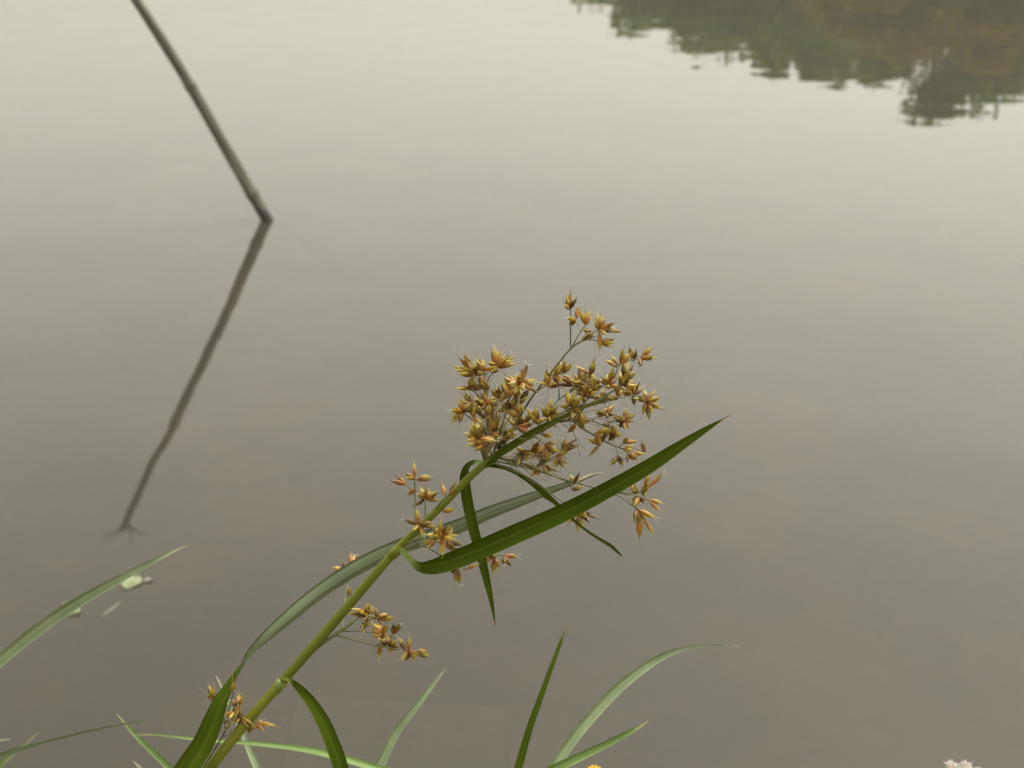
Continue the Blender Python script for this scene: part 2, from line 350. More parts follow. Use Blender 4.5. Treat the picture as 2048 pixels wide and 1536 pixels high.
root = empty('bamboo_pole', B); tag(root, 'thin weathered bamboo pole leaning out of the muddy pond water', 'pole')
pm = MB(); n = 260; pts = []; rad = []
bot = B - LEAN*0.5
for i in range(n):
    t = i/(n-1); p = bot.lerp(TIP, t); s = (p-B).length*(1 if p.z > 0 else -1)
    p += Vector((0.010*math.sin(s*3.1+.4)*min(1, abs(s)*2), 0.008*math.sin(s*4.3)*min(1, abs(s)*2), 0))
    r0 = 0.0178 - 0.0060*max(0, t-.35)/.65
    nodes = [abs(((s+0.09) % 0.36) - 0.18)]
    r0 *= 1 + 0.17*math.exp(-(nodes[0]/0.012)**2)
    pts.append(p); rad.append(r0)
rad[-1] *= .5
pm.tube(pts, rad, 14)
pm.build('culm', M['bamboo'], root)
tipdir = LEAN.normalized()
for a, l in ((Vector((-.9, .2, .25)), .11), (Vector((.8, -.1, -.05)), .11), (Vector((.1, .0, .9)), .09), (Vector((-.5, -.6, -.1)), .10), (Vector((.5, .5, .5)), .08)):
    k = MB(); p0 = TIP - tipdir*random.uniform(0.0, .05); e = p0 + (a.normalized()*.9+tipdir*.35)*l
    k.tube([p0, p0.lerp(e, .5)+Vector((0, 0, .008)), e], [0.003, 0.0022, 0.001], 5); k.build('twig', M['twig'], root)

# ------------------------------------------------------------ things on and in the water
def flat_leaf(name, px, py, wpx, hpx, mat, label, seed, cat='leaf', lift=0.0015):
    c = on_water(px, py, lift); d = (c-CAM).dot(FWD); a = wpx/2*d/F; rs = random.Random(seed)
    ray = (c-CAM).normalized(); b = hpx/2*d/F/max(.2, abs(ray.z))
    m = MB(); nr, ns = 4, 18; top = []; ph = rs.uniform(0, 6)
    for side, off in ((0, 0.0012), (1, -0.0006)):
        rings = [[m.vert(c+Vector((0, 0, off)), .5, .5)]]
        for j in range(1, nr+1):
            ring = []
            for k in range(ns):
                th = 2*math.pi*k/ns; q = j/nr*(1+.10*math.sin(3*th+ph)+.07*math.sin(5*th+ph*2)); 
                if abs(th-ph % 6.28) < .25: q *= .75
                ring.append(m.vert(c+Vector((math.cos(th)*a*q, math.sin(th)*b*q, off+.0012*(j/nr)**2*math.sin(2*th+ph))), .5+.5*math.cos(th)*j/nr, .5+.5*math.sin(th)*j/nr))
            rings.append(ring)
        for k in range(ns):
            f = (rings[0][0], rings[1][k], rings[1][(k+1) % ns]); m.face(f if side == 0 else f[::-1])
            for j in range(1, nr):
                f = (rings[j][k], rings[j+1][k], rings[j+1][(k+1) % ns], rings[j][(k+1) % ns]); m.face(f if side == 0 else f[::-1])
        top.append(rings[-1])
    for k in range(ns): m.face((top[0][k], top[1][k], top[1][(k+1) % ns], top[0][(k+1) % ns]))
    o = m.build(name, mat); tag(o, label, cat); return o
M['duck'] = plain_mat('floating_leaf', [(0.35, (0.075, 0.095, 0.035)), (0.55, (0.12, 0.14, 0.06)), (0.7, (0.16, 0.165, 0.085))], 90, 0.5)
M['tan'] = plain_mat('sodden_straw', [(0.3, (0.10, 0.09, 0.07)), (0.7, (0.15, 0.135, 0.11))], 60, 0.6)
flat_leaf('floating_leaf', 262, 1163, 40, 27, M['duck'], 'round pale green leaf floating behind the long blade tip', 3)
flat_leaf('floating_leaf', 148, 1222, 24, 15, M['duck'], 'small pale green leaf floating half behind the long blade', 9)
flat_leaf('floating_leaf', 296, 1160, 16, 6, M['tan'], 'tiny tan leaf scrap floating beside the round leaf', 12)
flat_leaf('floating_leaf', 131, 1208, 16, 6, M['twig'], 'tiny dark scrap floating above the long blade', 14)
m = MB(); p0, p1 = on_water(183, 1252, -.0028), on_water(240, 1204, .0002)
m.tube([p0.lerp(p1, k/5)+Vector((.001*math.sin(k*2), 0, 0)) for k in range(6)], [.0006, .0014, .0018, .0019, .0015, .0005], 6)
tag(m.build('floating_straw', M['tan']), 'thin pale straw lying in the water below the floating leaf', 'straw')
# a sunken slab, barely showing through the murk
M['slab'] = plain_mat('sunken_concrete', [(0.3, (0.16, 0.14, 0.11)), (0.7, (0.26, 0.23, 0.19))], 12, 0.9, 0.004, 60)
zs = -0.03; cs = [on_water(590, 1400, zs), on_water(1022, 1428, zs), on_water(1012, 1640, zs), on_water(540, 1640, zs)]
m = MB(); cc = sum(cs, Vector())/4; ins = [c.lerp(cc, .05) for c in cs]
a_ = [m.vert(c-Vector((0, 0, .012))) for c in cs]; b_ = [m.vert(c) for c in ins]; d_ = [m.vert(c-Vector((0, 0, .25))) for c in cs]
m.face(b_[::-1])
for k in range(4): m.face((a_[k], b_[k], b_[(k+1) % 4], a_[(k+1) % 4])); m.face((d_[k], a_[k], a_[(k+1) % 4], d_[(k+1) % 4]))
tag(m.build('sunken_slab', M['slab'], smooth=False), 'flat slab edge showing faintly under the muddy water', 'slab')

# ------------------------------------------------------------ leaf blades
def blade(pts, root_pts, mats, parent, name='leaf_blade', fold=0.18, n=None, thick=0.00022, nu=6, wave=0.0):
    """pts: (px, py, d, width px, roll deg) from base to tip; root_pts: world (x, y, z, width m) leading from the ground"""
    P = []
    for r in root_pts: P.append((r[0], r[1], r[2], r[3], pts[0][4]))
    for q in pts:
        p = at(*q[:3]); P.append((p.x, p.y, p.z, q[3]*q[2]/F, q[4]))
    n = n or max(24, len(P)*6); S = spline(P, n); m = MB(); rows = [[], []]
    al = np.concatenate([[0], np.cumsum([np.linalg.norm((b-a)[:3]) for a, b in zip(S, S[1:])])]); al /= al[-1]
    for i, s in enumerate(S):
        p = Vector(s[:3]); T = Vector((S[min(i+1, n-1)]-S[max(i-1, 0)])[:3]).normalized()
        V = (p-CAM).normalized(); side = T.cross(V)
        side = side.normalized() if side.length > 1e-5 else Vector((1, 0, 0))
        side = Matrix.Rotation(R(s[4]), 3, T) @ side
        nor = T.cross(side).normalized(); hw = max(s[3], 0.00012)/2
        for sd_ in (0, 1):
            row = []
            for k in range(nu+1):
                u = k/nu*2-1; th = thick*(1-abs(u)**3*.8)*(0.5 if sd_ == 0 else -0.5)
                z = fold*hw*(abs(u)**1.3) + th + wave*hw*math.sin(i*.55+u*2)
                row.append(m.vert(p + side*(u*hw) + nor*z, k/nu, al[i]))
            rows[sd_].append(row)
    for i in range(n-1):
        for k in range(nu):
            a, b = rows[0][i], rows[0][i+1]; m.face((a[k], a[k+1], b[k+1], b[k]), 0)
            a, b = rows[1][i], rows[1][i+1]; m.face((a[k], b[k], b[k+1], a[k+1]), 1)
        for k, fl in ((0, 1), (nu, 0)):
            f = (rows[0][i][k], rows[0][i+1][k], rows[1][i+1][k], rows[1][i][k]); m.face(f if not fl else f[::-1], 0)
    return m.build(name, mats, parent)

# ============================================================ the flowering sedge
SR = Vector((-0.30, 0.42, gz(-0.30, 0.42)-0.01))
sedge = empty('flowering_sedge', SR)
tag(sedge, 'tall flowering sedge with brown spikelet clusters leaning over the water', 'sedge')
D0 = 0.45
stem_px = [(415, 1542, .44, 10.5), (492, 1445, .443, 10), (565, 1362, .446, 9.5), (680, 1230, .449, 9.5), (795, 1098, .45, 8.2), (880, 1015, .45, 7.2), (960, 935, .45, 7.6), (1020, 893, .45, 7.6), (1080, 860, .45, 5.8), (1150, 822, .45, 3.8), (1212, 795, .45, 2.2)]
sp_ = [(SR.x, SR.y, SR.z, 0.0034), (SR.x+.015, SR.y-.02, SR.z+.2, 0.0031)]
for px, py, d, r in stem_px:
    p = at(px, py, d); sp_.append((p.x, p.y, p.z, r*d/F))
S = spline(sp_, 110); m = MB(); m.tube([Vector(s[:3]) for s in S], [s[3] for s in S], 12, tri=0.10); m.build('stem', M['stem'], sedge)
for (px, py, d, r, x2, y2) in ((565, 1362, .446, 9.7, 548, 1382), (795, 1098, .45, 8.7, 780, 1115)):   # leaf sheath collars
    a, b = at(x2, y2, d), at(px, py, d); k = MB(); u = d/F
    k.tube([a, a.lerp(b, .5), a.lerp(b, .9), b], [r*1.02*u, r*1.12*u, r*1.22*u, r*1.05*u], 12, tri=.1); k.build('sheath', M['sheath'] if py > 1200 else M['stem'], sedge)
LM = [M['leaf'], M['leaf']]
U = lambda r: r
# long lower leaf, twisting over to show its glaucous back
blade([(345, 1590, .432, 52, -25), (380, 1535, .433, 50, -22), (407, 1493, .435, 46, -20), (430, 1440, .437, 41, -20), (446, 1402, .439, 34, -35), (462, 1375, .441, 30, -55), (478, 1347, .443, 27, -72), (499, 1314, .446, 29.9, -108), (528, 1283, .449, 29.9, -130), (546, 1266, .451, 31.0, -140), (588, 1229, .455, 33.3, -150), (632, 1193, .459, 34.5, -152), (692, 1152, .463, 35.6, -152), (736, 1127, .466, 36.8, -152), (795, 1100, .470, 36.8, -150), (860, 1077, .473, 35.6, -150), (922, 1055, .476, 34.5, -148), (977, 1030, .479, 31.0, -148), (1032, 1009, .482, 26.4, -148), (1090, 987, .485, 19.5, -148), (1150, 965, .487, 10.3, -150), (1200, 946, .488, 2, -150)],
      [(SR.x+.01, SR.y+.01, SR.z+.02, .006), (SR.x-.02, SR.y-.02, SR.z+.2, .009)], [M['leafplain'], M['under']], sedge, fold=.45, n=130)
# broad bract crossing in front
blade([(790, 1098, .447, 8, 60), (800, 1096, .444, 13, 50), (811, 1106, .442, 17, 35), (824, 1118, .440, 20, 58), (838, 1129, .439, 27, 45), (860, 1131, .440, 33, 28), (886, 1126, .442, 36, 14), (945, 1105, .444, 38, 3), (1033, 1067, .445, 38.5, 0), (1121, 1028, .444, 36, 0), (1209, 983, .442, 33, 0), (1297, 933, .439, 29, 0), (1360, 892, .436, 21, 0), (1410, 860, .434, 11.5, 0), (1438, 843, .433, 5, 0), (1450, 836, .433, 2, 0), (1464, 829, .432, .8, 0)],
      [], LM, sedge, name='bract', fold=.42, n=120)
# hanging bract behind the stem
blade([(968, 926, .451, 6, 30), (956, 925, .455, 11, 40), (944, 928, .459, 15, 50), (934, 938, .462, 18, 35), (930, 956, .463, 21, 10), (933, 991, .463, 22, 0), (942, 1037, .462, 22, 0), (951, 1073, .461, 21, 0), (961, 1110, .46, 19, 0), (970, 1146, .459, 16, 0), (978, 1180, .458, 12, 0), (985, 1215, .457, 7, 0), (989, 1240, .457, 3, 0), (992, 1254, .457, .8, 0)],
      [], LM, sedge, name='bract', fold=.25, n=80)
# lower bract arching down
blade([(566, 1360, .445, 8, 40), (573, 1358, .441, 13, 55), (587, 1364, .438, 16, 50), (606, 1383, .436, 19, 25), (626, 1409, .434, 23, 10), (647, 1445, .432, 27, 0), (665, 1487, .43, 29, 0), (680, 1531, .428, 30, 0), (692, 1590, .427, 27, 0), (702, 1680, .426, 18, 0), (706, 1770, .426, 1, 0)],
      [], LM, sedge, name='bract', fold=.3, n=70)
# slender bract sagging right behind the broad one
blade([(978, 931, .452, 7, 0), (1008, 935, .458, 8.5, 0), (1036, 947, .463, 9, 10), (1062, 965, .466, 9, 20), (1077, 977, .467, 11, 0), (1092, 991, .468, 13, 0), (1109, 1004, .469, 9, 0), (1135, 1030, .47, 6, 0), (1169, 1058, .471, 5, 0), (1186, 1070, .471, 5.5, 0), (1207, 1083, .471, 6.5, 0), (1222, 1092, .471, 7, 0), (1236, 1105, .471, 5, 0), (1246, 1115, .471, .8, 0)],
      [], [M['leafplain'], M['under']], sedge, name='bract', fold=.35, n=80)
# bract wrapping the axis
blade([(972, 934, .446, 7, 0), (984, 922, .445, 11, 20), (1000, 906, .444, 14, 25), (1030, 884, .444, 14, 25), (1062, 864, .444, 11, 20), (1088, 850, .444, 7, 0), (1130, 831, .444, 3, 0), (1160, 817, .444, .8, 0)],
      [], [M['leafplain'], M['leafplain']], sedge, name='bract', fold=.5, n=50)
blade([(1152, 962, .466, 4, 0), (1165, 956, .464, 5, 0), (1182, 949, .462, 4, 0), (1195, 946, .461, 2.5, 0), (1208, 945, .46, .6, 0)], [], [M['stigma'], M['stigma']], sedge, name='bract', n=20)

# ---------------------------------------------------- spikelet meshes (shared)
def spike_mesh(seed, open_=0.0, fil=0, slim=1.0, bend=0.0):
    rs = random.Random(seed); m = MB()
    def ax(t): return Vector((bend*t*t, 0, t))
    prof = [(0, .018), (.07, .045), (.2, .088), (.38, .112), (.55, .098), (.72, .06), (.86, .026), (1, .004)]
    rings = []
    for t, r in prof:
        c = ax(t); r *= slim
        rings.append([m.vert(c+Vector((math.cos(k*math.pi/3)*r, math.sin(k*math.pi/3)*r*.85, 0)), k/6, t) for k in range(6)])
    for i in range(len(prof)-1):
        for k in range(6): m.face((rings[i][k], rings[i][(k+1) % 6], rings[i+1][(k+1) % 6], rings[i+1][k]))
    m.face(rings[0][::-1]); m.face(rings[-1])
    ng = 4                                      # overlapping glumes
    for g_ in range(ng):
        th0 = g_*2*math.pi/ng*1.27 + rs.uniform(-.3, .3); t0 = .04+.08*g_; t1 = min(1.02, t0+rs.uniform(.50, .66)); rows = []
        for j in range(6):
            s = j/5; t = t0+(t1-t0)*s; spread = (1.15*(math.sin(math.pi*min(1, .18+s*.82))**.8))+.02
            r = np.interp(t, [p[0] for p in prof], [p[1] for p in prof])*slim + .010 + open_*s*s*.11 + (.008*s)
            if j == 5: spread = .03
            rows.append([m.vert(ax(t)+Vector((math.cos(th0+a*spread)*r*(1-.10*abs(a)), math.sin(th0+a*spread)*r*(1-.10*abs(a)), 0)), (a+1)/2*.8+g_*.9, .12+.80*t*.9+(.10*s)) for a in (-1, -.5, 0, .5, 1)])
        for j in range(5):
            for k in range(4): m.face((rows[j][k], rows[j][k+1], rows[j+1][k+1], rows[j+1][k]))
    for f_ in range(fil):                       # curling pale filaments at the mouth
        a = rs.uniform(0, 6.28); p = ax(.86); d = Vector((math.cos(a)*.5, math.sin(a)*.5, 1)).normalized(); pts = [p]
        for j in range(5):
            d = (d+Vector((rs.uniform(-.5, .5), rs.uniform(-.5, .5), rs.uniform(-.35, .2)))).normalized(); p = p+d*rs.uniform(.05, .09); pts.append(p)
        m.tube(pts, [.011, .010, .009, .008, .007, .005], 3, m=1)
    if not fil or rs.random() < .6:
        m.tube([ax(.92), ax(1.05)+Vector((rs.uniform(-.03, .03), 0, 0)), ax(1.20)+Vector((rs.uniform(-.06, .06), rs.uniform(-.06, .06), 0))], [.013, .009, .003], 4)
    return m.mesh('spikelet', [M['spike'], M['stigma']])
SM = [spike_mesh(1), spike_mesh(2, .25, 0, 1.08, .05), spike_mesh(3, .1, 0, .85, -.06), spike_mesh(4, .5, 2, 1.05), spike_mesh(5, .15, 0, 1.15, .09), spike_mesh(6, .7, 3, 1.0, .04), spike_mesh(7, .3, 0, .95, -.1), spike_mesh(8, .1, 1, 1.1, .03)]

# ---------------------------------------------------- branches of the flower heads: (px path, depth offset mm, radius px)
BR = [
 ([(1150, 822), (1205, 795), (1240, 772), (1250, 765)], 0, 2.6), ([(1000, 905), (1060, 800), (1110, 735), (1150, 690), (1190, 672)], -6, 2.6),
 ([(1141, 697), (1141, 650), (1141, 612)], -6, 1.5), ([(975, 925), (974, 850), (969, 790), (968, 745)], 4, 2.2),
 ([(985, 915), (1005, 850), (1022, 790), (1035, 768)], -6, 2.0), ([(970, 925), (957, 885), (950, 868)], -8, 2.4),
 ([(1060, 870), (1100, 842), (1140, 815)], -8, 2.0), ([(1150, 822), (1205, 772), (1226, 760), (1238, 730), (1250, 715)], 4, 1.8),
 ([(1140, 838), (1180, 866), (1225, 890), (1265, 905)], 12, 1.9), ([(990, 922), (1060, 937), (1140, 962), (1215, 981), (1258, 990)], 22, 2.4),
 ([(990, 926), (1060, 957), (1120, 1000), (1155, 1022)], 22, 2.0), ([(1000, 915), (1040, 925), (1075, 935), (1085, 925)], 8, 2.2),
 ([(1090, 850), (1160, 838), (1205, 850), (1220, 862)], 12, 1.8), ([(1170, 815), (1230, 798), (1270, 792), (1290, 802)], 6, 1.8),
 ([(1000, 918), (1080, 942), (1140, 965)], 16, 1.6), ([(1090, 852), (1112, 805), (1160, 772)], 8, 2.0),
 ([(810, 1085), (828, 1060), (830, 1000), (829, 960)], 6, 2.6), ([(820, 1078), (848, 1045), (850, 1000)], 6, 2.0),
 ([(868, 1022), (885, 1000), (897, 990)], -6, 1.6), ([(808, 1086), (835, 1078), (868, 1070), (886, 1078)], -12, 2.2),
 ([(830, 1083), (880, 1110), (914, 1136)], 8, 1.8), ([(880, 1090), (960, 1107), (1004, 1111)], 14, 1.8), ([(858, 1030), (885, 1017)], 6, 1.4),
 ([(608, 1318), (640, 1291), (672, 1268), (690, 1256), (706, 1244)], -2, 4.0), ([(670, 1270), (740, 1288), (818, 1303)], -4, 1.6),
 ([(685, 1262), (750, 1266), (792, 1277)], -2, 1.4), ([(705, 1245), (725, 1232), (758, 1236)], 2, 1.6), ([(684, 1262), (690, 1200), (699, 1150), (702, 1126)], 28, 1.8),
 ([(398, 1548), (430, 1498), (453, 1458), (470, 1430), (476, 1412)], -14, 1.9), ([(453, 1458), (460, 1412), (468, 1378)], -8, 1.4), ([(490, 1450), (505, 1447), (522, 1446)], -10, 1.6),
 ([(462, 1412), (445, 1404), (427, 1398)], 6, 1.2),
]
CR = {'A': (860, 660, 7.68), 'B': (1080, 560, 7.68), 'C': (1080, 720, 7.68), 'D': (880, 800, 7.68), 'E': (1100, 900, 6.98), 'F': (740, 900, 5.484), 'G': (640, 1080, 5.908), 'H': (380, 1080, 3.369)}
FA = '''A 690 690 300 520 305 582 400 640 420 375 490 310 580 450 350 550 450 520
A 835 620 645 400 705 355 825 420 610 520 720 470
A 1040 560 895 270 990 210 1055 290 1100 260 1020 330 1340 370 1310 430 1280 350 1160 370 930 330 1230 390
A 890 610 1090 640 1375 505 1060 590
A 830 690 725 930
A 1330 830 1170 650 1060 700 1140 740
A 1400 810 1495 480 1680 745 1640 780 1720 1000 1650 850 1560 900
A 1360 880 1370 1120 1420 1000 1260 950 1310 1010
A 860 1140 640 1075 700 985 770 940 830 880
A 1060 1040 990 830 1130 880 1220 900 1180 960 1110 1100 1000 960 940 930 1080 900 1230 1000
A 500 1260 415 985 300 1205 545 1080 640 1080 270 1480 710 1130
A 1180 1240 1130 1090 1250 1110 1080 1130 1290 1160
A 940 1300 900 1080 1000 1120 960 1180 870 1170
B 450 450 478 95 375 200 345 360 600 235 420 330
B 545 640 415 555 405 670
B 560 600 580 380
B 700 690 605 410 765 420 775 520
B 900 760 875 450 900 480 1020 500 1180 620 1160 740 1160 800 1300 800 1060 840 940 1150 830 600
B 800 800 620 720 650 790 660 900 760 880 700 960 590 960
B 920 940 1190 915 1170 1000 1160 1040
B 1190 1340 960 1200 1080 1110
B 1230 1290 1295 985 1440 1080 1380 1160
B 1440 1240 1330 1000 1400 1000 1490 1040 1385 1100
B 1530 1210 1780 985 1840 1195 1790 1180 1540 1340
B 370 1430 260 1200 370 1200 510 1230 330 1260 470 1310
C 640 400 190 235 280 195 195 350 470 150 585 40 620 170 680 140 750 110 870 185 720 210 400 260 540 300
C 700 470 480 440 560 520 760 420 620 520
C 840 480 780 260 860 290 900 330 760 330
C 1130 390 830 290 890 230 930 440
C 1260 390 1220 130 1350 130 1290 200 1470 285 1540 410
C 1420 530 1600 420 1560 290 1470 740 1300 420
C 1630 640 1820 430 1890 550 1920 800 1680 990 1760 860 1480 540 1560 880
C 940 600 800 590 880 530 1010 500 800 690 1040 560
C 480 740 380 450 420 440 520 500 530 420 680 510 310 640 600 600
C 120 860 0 720 110 650 200 510 310 680 400 800 30 760
C 110 910 300 870 300 950 290 1060 150 1080
C 560 930 800 950 850 940 740 1120 530 860
C 540 1000 435 1145
C 1000 830 920 780 1100 760 1180 830 1080 890 860 860
C 1060 1030 870 1380 980 960 1010 1250
C 1120 1130 1290 1185 1130 1280 1230 1060 1100 960 1180 1000 1000 1080
C 1280 930 1180 900 1350 720 1420 770 1490 950 1320 1110 1390 1100 1250 860
C 1290 1280 1360 1160 1545 1205
C 1290 1370 1460 1310 1430 1380
C 1610 1420 1545 1210
C 1390 1430 1670 1445 1540 1510
C 30 1150 250 1160
C 250 1480 490 1285 475 1390
D 580 600 320 485 360 615 420 360 480 290 560 330 620 340 530 270 690 380 950 600 930 640 450 420
D 690 630 680 850 750 920 770 720
D 800 470 760 200 850 280 950 240 900 120 700 150
D 1200 400 1150 120 1260 160 1100 220 1370 260 1030 300 1400 400
D 1500 330 1290 90 1450 50 1500 350 1380 160
D 1030 560 960 480 1100 480 1180 560 1000 640 930 560
D 1420 540 1300 620 1390 520
D 1540 800 1280 740 1360 880 1460 800 1400 680
D 1540 950 1700 820 1540 640 1640 900
D 1560 1000 1840 1120 1700 1160 1660 960
D 1480 1030 1410 1220 1500 1180
D 1790 900 1990 1000 1960 1090 1780 1030
E 330 470 285 310 435 290
E 310 545 490 510 400 560
E 380 840 230 1100 350 960 740 730 590 1050 720 970 640 930 560 960 390 1230 490 1150 550 770 460 780 300 930
E 950 90 810 225 1030 245 990 200
E 1080 60 1090 210 1260 130
E 1190 610 1105 420 1200 430 1220 520
E 1290 590 1410 240 1620 290 1420 470 1340 650 1310 470 1370 420
E 1250 660 1330 775 1145 840 1090 710 1120 790
E 1370 700 1620 750 1560 890
E 1210 820 1160 1060 1190 1000 1260 1060 1370 1030 1280 1280 1330 1210 1480 1220 1520 970
F 490 310 490 90 360 245 365 290
F 390 380 190 320 270 245
F 510 330 730 330 690 270
F 490 420 395 530
F 605 540 510 455 560 380 620 360 740 425 770 470 660 420
F 825 500 780 330
F 870 490 945 320 965 410
F 800 675 950 655
F 540 820 335 745 515 625 720 790 770 840 445 895
F 780 960 590 920 690 935 770 730 915 790 840 800 990 930 950 970 760 880
F 720 1000 540 1030 590 1120
F 810 1000 790 1200 770 1150
F 850 1010 950 1190 1070 1050 880 1110 950 1060
F 960 1290 930 1480 990 1510
F 1050 1310 1240 1235
F 920 1350 860 1280
F 1470 1160 1640 1170 1490 1270 1560 1300
F 1350 1180 1390 1160 1345 1420 1410 1370 1440 1310
G 370 290 365 130 415 170
G 250 370 145 295 180 300
G 280 350 290 270
G 350 650 330 540
G 540 860 590 700 640 800 280 870 400 870 460 850 380 930 560 930 470 930
G 680 930 670 850 820 850 840 880 940 940 580 890
G 520 990 490 1070 510 1140 610 1010
G 740 1100 580 1040 670 970 690 1140 610 1110 750 1190 785 1010
G 870 1110 855 960 965 965
G 720 1240 685 1430
G 830 1240 815 1360 845 1150 920 1200 960 1260 890 1310
G 1010 1290 920 1145
G 1050 1310 1055 1100 985 1340 1010 1430 1160 1390 1150 1450
G 1130 1325 1290 1300 1320 1390
H 150 1060 130 960 165 955 115 1050 145 1000
H 285 1015 300 960
H 325 1110 325 1030 380 1050 270 1095 300 1140
H 240 1170 155 1140
H 300 1165 215 1190 260 1200
H 335 1190 320 1240 345 1160 340 1280 380 1180
H 250 1230 235 1210 250 1290
H 400 1250 405 1320 440 1280
H 440 1235 500 1215 600 1245 510 1300
H 270 1315 250 1415 350 1365'''
fas = []
for ln in FA.split('\n'):
    k, *v = ln.split(); v = [float(x) for x in v]; cx, cy, s = CR[k]; q = [(cx+v[i]/s, cy+v[i+1]/s) for i in range(0, len(v), 2)]
    tips = q[1:]
    if k in 'FGH' and len(tips) > 3:
        for _ in range(3): a = random.uniform(0, 6.28); rr = random.uniform(24, 38); tips = tips + [(q[0][0]+math.cos(a)*rr, q[0][1]+math.sin(a)*rr)]
    if k in 'ACD' and len(tips) > 3:            # the dense head: more spikelets in among the outer ones
        ox, oy = q[0]
        for _ in range(4): a = random.uniform(0, 6.28); rr = random.uniform(14, 34); tips = tips + [(ox+math.cos(a)*rr, oy-abs(math.sin(a))*rr*random.choice((1, 1, 1, -.8)))]
    fas.append((q[0], tips))
for (x0_, x1_, y0_, y1_, n_) in ((935, 1075, 775, 900, 17), (1085, 1255, 745, 850, 13), (1080, 1240, 840, 900, 5), (1040, 1120, 890, 930, 4)):
    for _ in range(n_):
        ox, oy = random.uniform(x0_, x1_), random.uniform(y0_, y1_); a0 = random.uniform(20, 160) if oy < 860 else random.uniform(-60, 200)
        fas.append(((ox, oy), [(ox+math.cos(R(a0+b))*rr, oy-math.sin(R(a0+b))*rr) for b, rr in ((random.gauss(0, 45), random.uniform(22, 44)) for _ in range(random.randint(3, 5)))]))
# branch samples
BS = []
for path, dd, r in BR:
    n = 24; S = spline([(x, y) for x, y in path], n); pts = []
    for i, s in enumerate(S):
        # a branch leaves the axis (depth .45) and drifts to its own depth
        t = i/(n-1); pts.append((s[0], s[1], D0 + dd/1000*min(1, t*1.6)))
    BS.append(pts)
assign = {}
for fi, (o_, tips) in enumerate(fas):
    bst = None
    for bi, pts in enumerate(BS):
        for i, s in enumerate(pts):
            dist = math.hypot(s[0]-o_[0], s[1]-o_[1])
            if bst is None or dist < bst[0]: bst = (dist, bi, i)
    assign.setdefault(bst[1], []).append((fi, max(0, bst[2]-int(bst[0]/6)), bst[0]))
total = 0
for bi, (path, dd, r) in enumerate(BR):
    bm = MB(); u = D0/F; pts = BS[bi]; spikes = []
    P3 = [at(*s) for s in pts]
    bm.tube(P3, [u*r*(1-.35*i/(len(P3)-1)) for i in range(len(P3))], 6)
    for fi, i, dist in assign.get(bi, []):
        (ox, oy), tips = fas[fi]; dz = random.gauss(0, .006) if bi != 19 else random.gauss(-.002, .003)
        od = pts[i][2] + max(-.012, min(.012, dz))
        O = at(ox, oy, od); A = P3[i]
        if (O-A).length > .0006:
            mid = A.lerp(O, .5) + UP*(.06*(O-A).length)
            bm.tube([A, mid, O], [u*1.35, u*1.2, u*1.1], 5)
        for tx, ty in tips:
            dx, dy = tx-ox, ty-oy; ds = math.hypot(dx, dy); Lp = random.uniform(41, 51); Ln = Lp
            if random.random() < .12: Lp *= .85
            if ds >= Lp:
                k = Lp/ds; bx, by = tx-dx*k, ty-dy*k; bd = od + random.uniform(-.001, .001)
                base = at(bx, by, bd); tip = at(tx, ty, bd+random.uniform(-.0015, .0015))
                bm.tube([O, O.lerp(base, .5)+UP*.0003, base.lerp(tip, .06)], [u*1.2, u*1.0, u*.9], 5)
            else:
                Lp = max(ds*1.03, Lp*.84); off = math.sqrt(max(0, Lp*Lp-ds*ds))*u*.9*(-1 if random.random() < .62 else 1)
                base = O; tip = at(tx, ty, od+off)
            spikes.append((base, tip, Ln*u))
        for _ in range(9 if bi in (3, 4, 5, 6, 15, 12, 11) else 3):                      # stray bristles
            a = O; d_ = Vector((random.gauss(0, 1), random.gauss(0, .6), random.gauss(0, 1))).normalized(); ln_ = random.uniform(.004, .009)
            bm.tube([a, a+d_*ln_*.5+UP*.0005, a+d_*ln_], [u*.38, u*.32, u*.2], 3, m=1)
    if bi in (3, 4, 5, 11, 12):                 # thin straw-coloured stalks crowding the head
        for _ in range(16):
            a = P3[random.randint(0, 8)]; e_ = at(random.uniform(945, 1065), random.uniform(775, 880), D0+random.uniform(-.012, .016)) if bi < 11 else a + Vector((random.uniform(.004, .022), random.uniform(-.01, .01), random.uniform(-.012, .008)))
            bm.tube([a, a.lerp(e_, .5)+UP*random.uniform(0, .002), e_], [u*.9, u*.75, u*.6], 4, m=random.choice((0, 1, 1)))
    bo = bm.build('flower_branch', [M['branch'], M['hair']], sedge)
    for base, tip, wn in spikes:
        d_ = tip-base; L = d_.length
        mat = Matrix.Translation(base) @ d_.to_track_quat('Z', 'Y').to_matrix().to_4x4() @ Matrix.Rotation(random.uniform(0, 6.28), 4, 'Z') @ Matrix.Diagonal((wn*random.uniform(.74, .98), wn*random.uniform(.74, .98), L/1.12, 1))
        me = SM[random.choices(range(8), (5, 4, 4, 2, 4, 1.5, 3, 2))[0]]
        so_ = bpy.data.objects.new('spikelet', me); C.objects.link(so_); so_.parent = bo; so_.matrix_basis = mat; total += 1
print('spikelets', total)

